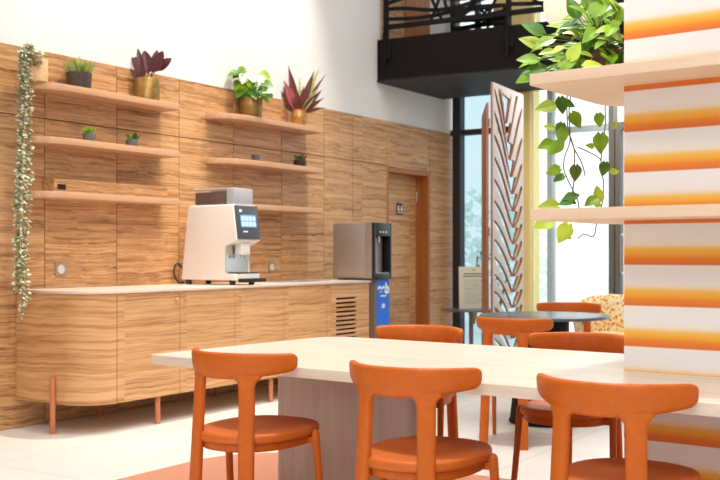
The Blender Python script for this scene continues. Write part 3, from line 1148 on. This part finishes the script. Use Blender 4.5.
text_mesh('zh', 0.062, M_wprint, bp, (0.183, 0.0212, 0.665), 'lettering', 0.002)

# ------------------------------------------------------------------ folding screen with palm cut-outs
def screen_panel(name, L, H, parent, M, rib, face):
    """plate L x H with leaf-shaped slots either side of a leaning midrib"""
    fr = 0.035
    outer = [(0, 0), (L, 0), (L, H), (0, H)]
    holes = []
    for sgn in (-1, 1):
        z = -0.35
        while z < H:
            ue = fr if sgn < 0 else L - fr
            t = max(0.0, min(1.0, z / H))
            slope = 0.62 + 2.6 * t ** 4
            lo_, hi_ = [], []
            ns = 12
            for i in range(ns + 1):
                q = i / ns
                u0 = rib(max(0, min(H, z))) + sgn * 0.028
                u = u0 + (ue - u0) * q
                zc = z + abs(ue - u0) * slope * (q + 0.05 * math.sin(PI * q))
                wv = (0.037 + 0.012 * t) * math.sin(PI * min(1, q * 0.93 + 0.02)) ** 0.7 + 0.003
                a_, b_ = max(fr, zc - wv), min(H - fr, zc + wv)
                if b_ - a_ < 0.004:
                    continue
                lo_.append((u, a_))
                hi_.append((u, b_))
            if len(lo_) >= 3:
                holes.append(lo_ + list(reversed(hi_)))
            z += 0.128 + 0.03 * t
    return plate(name, [outer] + holes, 0.02, [face, M_edge], parent, 0, M, True)
A = Vector((7.69, 3.78, 0)); B = Vector((8.47, 3.86, 0)); D = Vector((8.46, 4.21, 0))
fs = thing('folding_screen', 'tall folding screen with palm leaf cut outs standing before the windows', 'folding screen', A)
def panel_matrix(p, q):
    d = (q - p).normalized()
    nrm = Vector((0, 0, 1))
    m = Matrix((( d.x, 0, d.y, 0), (d.y, 0, -d.x, 0), (0, 1, 0, 0), (0, 0, 0, 1)))
    return m
pm = panel_matrix(A, B)
screen_panel('screen_panel', (B - A).length, 2.57, fs, pm, lambda z: 0.785 * (0.65 - 0.36 * max(0, (z - 1.4) / 1.15) ** 1.6), M_mauve)
pm2 = panel_matrix(A, D)
screen_panel('screen_panel', (D - A).length, 2.40, fs, Matrix.Translation((-0.018, 0.030, 0.0)) @ pm2, lambda z: 0.47, M_edge)
for hz in (0.4, 1.3, 2.2):
    bm = bmesh.new()
    cyl(bm, (-0.008, 0.010, hz), 0.007, 0.07, 10)
    obj('hinge', bm, M_edge, fs)

# ------------------------------------------------------------------ side table with menu board
st = thing('side_table', 'small round dark side table by the tall window', 'table', (9.13, 4.70, 0))
bm = bmesh.new()
lathe(bm, (0, 0, 0.585), [(0.26, 0), (0.298, 0.004), (0.30, 0.012), (0.296, 0.02)], 40)
obj('table_top', bm, M_rtable, st, 40)
bm = bmesh.new()
cyl(bm, (0.0, 0.0, 0.02), 0.022, 0.565, 16)
obj('pole', bm, M_framed, st, 40)
bm = bmesh.new()
lathe(bm, (0, 0, 0), [(0.18, 0), (0.18, 0.008), (0.03, 0.022)], 32)
obj('foot_plate', bm, M_framed, st, 40)
mb = thing('menu_board', 'cream printed menu board leaning on the small side table', 'sign', (9.12, 4.66, 0.6055), R(-57))
tl = Matrix.Rotation(R(-8), 3, 'X')
bm = boxbm((-0.15, -0.008, 0.0), (0.15, 0.008, 0.42), 0.002, 1)
bmesh.ops.rotate(bm, cent=(0, 0, 0), matrix=tl, verts=bm.verts)
obj('card', bm, M_paper, mb)
bm = bmesh.new()
box(bm, (-0.02, -0.0088, 0.385), (0.02, -0.008, 0.393))
for z0, x0, x1 in ((0.345, -0.1, 0.1), (0.32, -0.11, 0.11)):
    box(bm, (x0, -0.0092, z0), (x1, -0.008, z0 + 0.011))
bmesh.ops.rotate(bm, cent=(0, 0, 0), matrix=tl, verts=bm.verts)
obj('printed_heading', bm, M_ink, mb)
bm = bmesh.new()
for k in range(12):
    z0 = 0.285 - k * 0.021
    box(bm, (-0.10, -0.0086, z0), (0.10 - 0.05 * (k % 3 == 2), -0.008, z0 + 0.0035))
bmesh.ops.rotate(bm, cent=(0, 0, 0), matrix=tl, verts=bm.verts)
obj('printed_text', bm, M_ink, mb)
bm = bmesh.new()
obox(bm, (0, 0.055, 0.33), (0, 0.16, 0.003), 0.05, 0.005, (0, 1, 0))
obj('easel_leg', bm, M_paper, mb)

# ------------------------------------------------------------------ armchair
ac = thing('armchair', 'yellow floral patterned armchair by the bright window', 'armchair', (8.95, 3.10, 0), R(215))
MF = floral_mat()
bm = bmesh.new()
ring_loft(bm, [[(x, y, z) for x, y in rrect(-0.32 * k, -0.30 * k, 0.30 * k, 0.30 * k, 0.1 * k, 5)] for k, z in ((0.95, 0.14), (1.0, 0.17), (1.0, 0.38), (0.95, 0.43), (0.6, 0.445))])
obj('seat', bm, MF, ac, 50)
def curved_back(name, a0, a1, r, z0, ztop, th, nseg=18):
    rings = []
    for i in range(nseg + 1):
        q = i / nseg
        a = R(a0 + (a1 - a0) * q)
        zt = ztop(q)
        e = 1.0
        if q < 0.06 or q > 0.94:
            e = 0.6
        sec = []
        for p in sup(th * e, (zt - z0) / 2, 18, 3.2):
            rr_ = r + p[0] + 0.05 * (p[1] / 0.3)
            sec.append((rr_ * math.cos(a), rr_ * math.sin(a), (z0 + zt) / 2 + p[1]))
        rings.append(sec)
    bm = bmesh.new()
    ring_loft(bm, rings)
    return obj(name, bm, MF, ac, 50)
curved_back('backrest', 62, 298, 0.36, 0.20, lambda q: 0.56 + 0.22 * math.sin(PI * q) ** 1.2, 0.055)
for lx in (-0.22, 0.22):
    for ly in (-0.22, 0.22):
        bm = bmesh.new()
        tube(bm, [(lx * 1.15, ly * 1.15, 0), (lx, ly, 0.145)], [0.012, 0.018], 10)
        obj('leg', bm, M_orange, ac, 40)
# ------------------------------------------------------------------ pendant lamp
pl = thing('pendant_lamp', 'cream rounded pendant lamp hanging above the pothos on the pillar', 'lamp', (4.935, 1.97, 2.305))
bm = bmesh.new()
lathe(bm, (0, 0, 0), [(0.02, 0.0), (0.08, 0.003), (0.115, 0.016), (0.136, 0.045), (0.143, 0.09), (0.145, 0.2), (0.14, 0.32), (0.12, 0.37), (0.03, 0.39)], 40)
obj('lamp_shade', bm, M_lamp, pl, 50)
bm = bmesh.new()
tube(bm, [(0, 0, 0.385), (0, 0, 4.19)], 0.006)
obj('cord', bm, M_blackpl, pl)
bm = bmesh.new()
cyl(bm, (0, 0, 4.165), 0.05, 0.03, 20)
obj('canopy', bm, M_cream, pl)

# ------------------------------------------------------------------ plants
def pot(bm_mat, parent, r, h, r2=None, soil=True, name='pot'):
    r2 = r2 or r
    bm = bmesh.new()
    lathe(bm, (0, 0, 0), [(r * .92, 0), (r, 0.008), (r2, h - 0.004), (r2 - 0.003, h), (r2 - 0.009, h - 0.002), (r2 - 0.011, h - 0.02)], 32)
    o = obj(name, bm, bm_mat, parent, 40)
    if soil:
        bm = bmesh.new()
        lathe(bm, (0, 0, h - 0.019), [(r2 - 0.012, 0), (r2 * .6, 0.006), (0.005, 0.008)], 20)
        obj('soil', bm, M_soil, parent, 40)
    return o

TOP1, TOP2 = 2.2835, 2.2905
# silver-green succulent
t = thing('succulent_plant', 'silver green succulent in a dark grey pot on the top left shelf', 'plant', (4.865, 5.53, TOP1))
pot(M_potgrey, t, 0.080, 0.115, 0.088)
bm = bmesh.new()
rn = random.Random(2)
for i in range(120):
    a = rn.uniform(0, 2 * PI); r_ = 0.07 * math.sqrt(rn.random())
    o = Vector((r_ * math.cos(a), r_ * math.sin(a), 0.11))
    d = Vector((math.cos(a) * rn.uniform(.1, .8) * (r_ / .07), math.sin(a) * rn.uniform(.1, .8) * (r_ / .07), 1))
    H = rn.uniform(0.04, 0.10) * (1.35 if r_ < 0.025 else 1)
    leaf(bm, o, d, (math.cos(a + 1), math.sin(a + 1), 0.3), H, 0.022, 0.0, 0.5, 'oval', 4, 0 if rn.random() < .75 else 1)
obj('foliage', bm, [M_sage, M_lime], t)
# burgundy rubber plant
t = thing('rubber_plant', 'burgundy rubber plant in a bronze pot on the top left shelf', 'plant', (5.514, 5.53, TOP1))
pot(M_bronze, t, 0.092, 0.165)
bm = bmesh.new(); bs_ = bmesh.new()
rgt = Vector((0.5505, -0.8348, 0)); fwd = Vector((0.8348, 0.5505, 0)); up = Vector((0, 0, 1))
for (bx_, bz_, ang, L, W, dp) in ((-.03, .20, 100, .19, .05, -.02), (-.045, .19, 118, .17, .05, .03), (.01, .21, 100, .17, .10, 0.0), (.05, .21, 62, .17, .095, -.05),
                                  (-.02, .22, 125, .14, .085, .02), (.07, .235, 38, .14, .075, 0.0), (.03, .22, 80, .18, .07, .05), (-.03, .17, 95, .1, .07, -.05), (-.06, .165, 130, .10, .04, 0)):
    o = rgt * bx_ + up * bz_ + fwd * dp
    d = rgt * math.cos(R(ang)) + up * math.sin(R(ang)) + fwd * dp * 2
    leaf(bm, o, d, -fwd + up * 0.15 + rgt * 0.1, L, W * 1.0, 0.05, 0.12, 'oval', 7)
    tube(bs_, [(bx_ * .2, dp * .2, 0.15), o], 0.003, 6)
obj('foliage', bm, M_burg, t)
obj('stems', bs_, M_burg, t)
# green and white leafy plant
t = thing('leafy_plant', 'bright green and white leafy plant in a bronze pot on the top right shelf', 'plant', (6.72, 5.53, TOP2))
pot(M_bronze, t, 0.092, 0.165, 0.1)
bm = bmesh.new(); bs_ = bmesh.new()
rn = random.Random(5)
spec = []
for i in range(26):
    spec.append((rn.uniform(-.16, .17), rn.uniform(.17, .37), rn.uniform(-.1, .12), rn.choice((0, 0, 1, 1, 2))))
spec += [(-.05, .335, -.1, 2), (.03, .33, -.11, 2), (.09, .31, -.1, 2), (-.19, .35, -.02, 2), (-.08, .40, 0, 0), (.12, .37, .02, 0), (.05, .19, -.11, 1), (.12, .2, -.1, 1), (-.09, .2, -.1, 1), (.17, .22, -.03, 1), (-.11, .28, -.06, 0)]
for (rx, rz, dp, mi) in spec:
    o = rgt * rx * .7 + up * (rz + .02) + fwd * dp * .6
    ang = math.degrees(math.atan2(rz - .25, rx)) + rn.uniform(-25, 25)
    d = rgt * rx * 3 + up * (-.35 + rn.uniform(-.2, .3)) + fwd * dp * 4
    leaf(bm, o, d, up * 1 - fwd * 0.9 + rgt * rn.uniform(-.4, .4), .10, .10, .2, .15, 'heart', 6, mi)
    tube(bs_, [(rx * .1, dp * .1, .15), o], 0.0025, 6)
for v_ in bm.verts:
    v_.co.y = min(v_.co.y, 0.10)
obj('foliage', bm, [M_green, M_dgreen, M_pale], t)
obj('stems', bs_, M_stem, t)
# calathea in a gold vase
t = thing('calathea_plant', 'dark red spiky leaved calathea in a round gold vase on the top right shelf', 'plant', (7.395, 5.53, TOP2))
bm = bmesh.new()
lathe(bm, (0, 0, 0), [(0.045, 0), (0.062, 0.015), (0.076, 0.06), (0.076, 0.09), (0.066, 0.125), (0.062, 0.14), (0.066, 0.145), (0.057, 0.145), (0.055, 0.12)], 32)
v = obj('vase', bm, M_gold, t, 40)
bm = bmesh.new()
lathe(bm, (0, 0, 0.143), [(0.058, 0), (0.067, 0.002), (0.067, 0.007), (0.058, 0.009)], 28)
obj('rim', bm, plain('red_rim', lin(176, 62, 34), 0.5), v, 40)
bm = bmesh.new()
rn = random.Random(9)
for (ang, L, W, dp, mi) in ((102, .36, .065, -.02, 0), (72, .33, .06, -.03, 0), (120, .27, .06, .02, 0), (112, .26, .08, -.05, 1), (60, .36, .035, .04, 0), (68, .38, .05, .05, 2), (88, .28, .04, .06, 2), (128, .22, .05, -.04, 0),
                            (35, .2, .04, -.02, 0), (48, .23, .05, -.05, 0), (140, .14, .05, .03, 0), (15, .17, .03, 0, 0), (80, .2, .05, -.07, 0), (95, .18, .06, -.07, 0), (55, .24, .045, -.05, 2), (105, .33, .03, .05, 2)):
    d = rgt * math.cos(R(ang)) + up * math.sin(R(ang)) + fwd * dp * 2
    leaf(bm, up * .12 + rgt * math.cos(R(ang)) * .03, d, -fwd + rgt * rn.uniform(-.5, .5), L * 1.22, W * 1.1, .08, .3, 'lance', 7, mi)
obj('foliage', bm, [M_red, M_pink, M_sage], t)
# small plants on the middle shelves
MID = 1.9275
def small_plant(x, label, potm, mats, h, nl, ll, sz=0.042):
    t = thing('small_plant', label, 'plant', (x, 5.52, MID), 0, 'tiny potted plants on the middle shelves')
    pot(potm, t, sz, h, sz * 1.08)
    bm = bmesh.new()
    rn = random.Random(int(x * 100))
    for i in range(nl):
        a = rn.uniform(0, 2 * PI)
        sp_ = rn.uniform(0.1, 0.9)
        d = Vector((math.cos(a) * sp_, math.sin(a) * sp_, 1))
        leaf(bm, (math.cos(a) * sz * .5 * sp_, math.sin(a) * sz * .5 * sp_, h - 0.012), d, (math.cos(a + 1.5), math.sin(a + 1.5), .2), ll * rn.uniform(.7, 1.1), 0.016, 0.1, .4, 'lance', 4, rn.randrange(len(mats)))
    obj('foliage', bm, mats, t)
    return t
small_plant(4.946, 'tiny bright green plant in a slate pot on the middle left shelf', M_potslate, [M_green, M_lime], 0.06, 40, 0.062)
small_plant(5.352, 'tiny dark green spiky plant in a slate pot on the middle left shelf', M_potslate, [M_dgreen], 0.055, 34, 0.075)
small_plant(7.395, 'tiny dark spiky succulent in a black pot on the middle right shelf', M_potblack, [M_dgreen, plain('dark_leaf', lin(52, 58, 44), .5)], 0.062, 30, 0.072, 0.055)
t = thing('small_pot', 'tiny grey pot with no visible plant on the middle right shelf', 'pot', (6.775, 5.52, MID))
pot(M_potslate, t, 0.034, 0.06, 0.038)
# trailing plant at the far left
t = thing('trailing_plant', 'silvery trailing plant cascading from the top left shelf down past the sideboard', 'plant', (4.48, 5.52, TOP1))
obj('pot', boxbm((-0.075, -0.06, 0), (0.065, 0.06, 0.155), 0.006, 2), M_potbeige, t, 35)
obj('soil', boxbm((-0.065, -0.05, 0.1555), (0.055, 0.05, 0.158)), M_soil, t)
bm = bmesh.new(); bs_ = bmesh.new()
rn = random.Random(21)
base = Vector((4.48, 5.52, TOP1))
top = Vector((4.372, 5.46, 2.44)) - base
for s_ in range(9):
    ex = rn.uniform(-.055, .05); ey = rn.uniform(-.035, .025)
    L = rn.choice((1.0, 1.0, .95, .9, .8, .6))
    pts = []
    for i in range(14):
        q = i / 13
        z = top.z - 1.68 * L * q
        sw = 0.022 * math.sin(q * 5 + s_)
        lean = Vector((-0.035, 0, 0)) * q
        conv = 1.0 - 0.25 * q
        p = Vector((top.x + ex * conv + sw, top.y + ey * conv, z)) + lean
        if i == 0:
            pts.append(Vector((-0.03, -0.02, 0.155)))
            pts.append(Vector((-0.075, -0.05, 0.20)))
        pts.append(p)
    sp_ = smooth_path(pts, 3)
    tube(bs_, sp_, 0.0022, 5)
    for k, p in enumerate(sp_):
        for m_ in range(5):
            a = rn.uniform(0, 2 * PI)
            d = Vector((math.cos(a), math.sin(a), rn.uniform(-.6, .5)))
            leaf(bm, p + Vector((0, 0, rn.uniform(-.03, .03))), d, (rn.uniform(-.4, .4), -0.6, rn.uniform(.2, 1)), rn.uniform(.018, .034), rn.uniform(.014, .022), .2, .2, 'oval', 3, 0 if rn.random() < .55 else 1)
for i in range(90):
    a = rn.uniform(0, 2 * PI); r_ = rn.uniform(0, .085)
    o = Vector((-0.055 + r_ * math.cos(a) * .8, -0.045 + r_ * math.sin(a) * .7, 0.10 + rn.uniform(0, .09)))
    leaf(bm, o, (math.cos(a), math.sin(a), rn.uniform(-.4, .6)), (0, -.5, 1), rn.uniform(.025, .045), .025, .2, .2, 'oval', 3, 0 if rn.random() < .6 else 1)
obj('foliage', bm, [M_trail, M_trail2], t)
obj('stems', bs_, M_trail2, t)

# pothos on the pillar shelf
t = thing('pothos_plant', 'lush green pothos on the upper pillar shelf with long hanging vines', 'plant', (3.86, 1.41, 1.8085))
bo = Vector((3.86, 1.41, 1.8085))
pot(plain('brown_pot', lin(96, 66, 40), .6, var=.2), t, 0.07, 0.125, 0.08)
bm = bmesh.new(); bs_ = bmesh.new()
rn = random.Random(33)
for i in range(135):
    rx = rn.gauss(-.02, .13)
    rx = max(-.30, min(.07, rx))
    zz = rn.uniform(.02, .34) * (1 - .75 * abs(rx + .02) / .32)
    dp = rn.uniform(-.16, .20)
    o = rgt * rx * .8 + fwd * dp * .8 + up * (.03 + zz)
    wp = bo + o
    if wp.y < 1.33 and wp.x > 3.62 and wp.x < 4.08:
        o.y += 1.34 - wp.y
    d = rgt * rx * 3 + fwd * dp * 2 + up * rn.uniform(-.35, .45) + rgt * rn.uniform(-.5, .15)
    if d.y < -0.1 and (bo + o).y < 1.42:
        d.y = -d.y
    L = rn.uniform(.055, .088)
    mi = rn.choice((0, 0, 0, 1, 1, 2))
    leaf(bm, o, d, up * .9 - fwd * .7 + rgt * rn.uniform(-.5, .5), L, L * .66, .25, .2, 'heart', 6, mi)
    tube(bs_, [(0, 0, .12), o * .55 + Vector((0, 0, .07)), o], 0.0014, 5)
for (wx, wy, wz, L, ang, mi) in ((3.72, 1.615, 1.955, .09, 155, 2), (3.70, 1.62, 1.90, .08, 175, 0), (3.72, 1.60, 1.87, .09, 190, 1), (3.70, 1.63, 1.845, .08, 200, 0), (3.66, 1.58, 1.99, .09, 150, 1),
                             (3.64, 1.50, 1.85, .08, 30, 0), (3.66, 1.47, 1.88, .08, 60, 2), (3.78, 1.45, 2.1, .10, 70, 0), (3.75, 1.42, 2.06, .10, 40, 0), (3.8, 1.5, 2.07, .09, 110, 1), (3.62, 1.40, 1.84, .07, 10, 2)):
    o = Vector((wx, wy, wz)) - bo
    d = rgt * math.cos(R(ang)) + up * math.sin(R(ang))
    leaf(bm, o, d, -fwd + up * .5, L, L * .68, .15, .2, 'heart', 6, mi)
    tube(bs_, [(0, 0, .12), o * .6 + Vector((0, 0, .06)), o], 0.002, 5)
vines = [[(3.90, 1.50, 1.93), (3.92, 1.575, 1.86), (3.92, 1.587, 1.77), (3.92, 1.587, 1.722), (3.92, 1.582, 1.649), (3.92, 1.567, 1.607), (3.92, 1.555, 1.557), (3.92, 1.556, 1.465), (3.92, 1.562, 1.406), (3.92, 1.575, 1.355)],
         [(3.94, 1.52, 1.90), (3.98, 1.58, 1.85), (3.98, 1.602, 1.738), (3.98, 1.598, 1.615), (3.98, 1.62, 1.551), (3.98, 1.624, 1.494), (3.98, 1.594, 1.427), (3.98, 1.565, 1.369), (3.98, 1.56, 1.335)],
         [(4.05, 1.47, 1.93), (4.22, 1.52, 1.87), (4.262, 1.552, 1.79), (4.26, 1.55, 1.716), (4.26, 1.56, 1.627), (4.26, 1.57, 1.55), (4.26, 1.565, 1.49), (4.26, 1.56, 1.46), (4.26, 1.563, 1.375), (4.26, 1.588, 1.287), (4.25, 1.60, 1.226), (4.22, 1.63, 1.236), (4.20, 1.65, 1.216)],
         [(3.92, 1.582, 1.649), (3.95, 1.57, 1.58), (4.0, 1.555, 1.52), (4.03, 1.553, 1.47)],
         [(4.26, 1.57, 1.55), (4.2, 1.56, 1.56), (4.1, 1.565, 1.575), (4.0, 1.57, 1.585)]]
bv = bmesh.new()
for v_ in vines:
    tube(bv, [p - bo for p in smooth_path(v_, 5)], 0.0026, 6)
HL = [(3.9, 1.673, 1.746, 0.081, 190, 2), (3.9, 1.60, 1.745, 0.068, -80, 1), (3.96, 1.59, 1.758, 0.049, -20, 1), (3.96, 1.563, 1.690, 0.072, -60, 0), (3.9, 1.608, 1.650, 0.056, -110, 1), (3.9, 1.6, 1.62, 0.068, -100, 0), (3.9, 1.656, 1.664, 0.045, 170, 2), (4.24, 1.57, 1.72, 0.06, -80, 0), (3.9, 1.673, 1.592, 0.065, 200, 0), (3.9, 1.63, 1.575, 0.072, -140, 0), (4.24, 1.565, 1.62, 0.085, -90, 0), (4.1, 1.56, 1.60, 0.036, 170, 2), (3.9, 1.64, 1.485, 0.06, 200, 0), (3.9, 1.615, 1.455, 0.05, 210, 1), (3.96, 1.567, 1.475, 0.065, -90, 1), (4.24, 1.55, 1.51, 0.062, -100, 1), (4.24, 1.50, 1.50, 0.04, 10, 2), (4.2, 1.56, 1.41, 0.070, 90, 2), (3.96, 1.575, 1.385, 0.06, 20, 1), (3.9, 1.585, 1.36, 0.06, -160, 1), (4.15, 1.575, 1.37, 0.064, -150, 0), (3.9, 1.66, 1.344, 0.081, 180, 2), (3.9, 1.682, 1.275, 0.085, 200, 2), (3.9, 1.595, 1.23, 0.085, -115, 2), (3.96, 1.60, 1.222, 0.04, -30, 2), (3.9, 1.575, 1.378, 0.045, 200, 1), (4.2, 1.56, 1.36, 0.037, -20, 2), (4.26, 1.51, 1.70, 0.03, 60, 2), (3.96, 1.58, 1.364, 0.045, -20, 1)]
for (wx, wy, wz, L, ang, mi) in HL:
    d = rgt * math.cos(R(ang)) + up * math.sin(R(ang)) + fwd * rn.uniform(-.2, .2)
    o = Vector((wx, wy, wz)) - d.normalized() * L * .5 - bo
    leaf(bm, o, d, -fwd + up * rn.uniform(.1, .6) + rgt * rn.uniform(-.35, .35), L, L * .8, .12, .15, 'heart', 7, mi)
fo = obj('foliage', bm, [M_green, M_dgreen, M_lime], t)
obj('stems', bs_, M_stem, t)
obj('hanging_vines', bv, M_vine, t)

# ------------------------------------------------------------------ outside: shrubs beyond the narrow window, sun glare put into their leaf colour
for (x, y, z, r_, label) in ((13.8, 6.75, 0.0, 0.75, 'shrub outside the narrow window, leaves whitened for sun glare, nearer one'), (15.6, 8.0, 0.0, 1.1, 'taller shrub outside behind the nearer shrub, leaves whitened for sun glare')):
    t = thing('garden_shrub', label, 'shrub', (x, y, -0.03), 0, 'shrubs outside the narrow window')
    rn = random.Random(int(x * 10))
    bm = bmesh.new()
    for i in range(420):
        a = rn.uniform(0, 2 * PI); b_ = rn.uniform(-.5, 1); q = r_ * rn.uniform(.55, 1) ** .5
        o = Vector((q * math.cos(a) * math.sqrt(1 - b_ * b_ * .8), q * math.sin(a) * math.sqrt(1 - b_ * b_ * .8), r_ * 1.1 + q * b_))
        leaf(bm, o, (math.cos(a), math.sin(a), rn.uniform(-.5, .8)), (rn.uniform(-1, 1), rn.uniform(-1, 1), 1), r_ * .22, r_ * .14, .2, .2, 'oval', 3)
    obj('foliage', bm, M_bush, t)
    bm = bmesh.new()
    for k in range(5):
        tube(bm, [(0, 0, 0), (.3 * r_ * math.cos(k * 1.3), .3 * r_ * math.sin(k * 1.3), r_ * 1.2)], [.04, .015], 6)
    obj('stems', bm, M_vine, t)
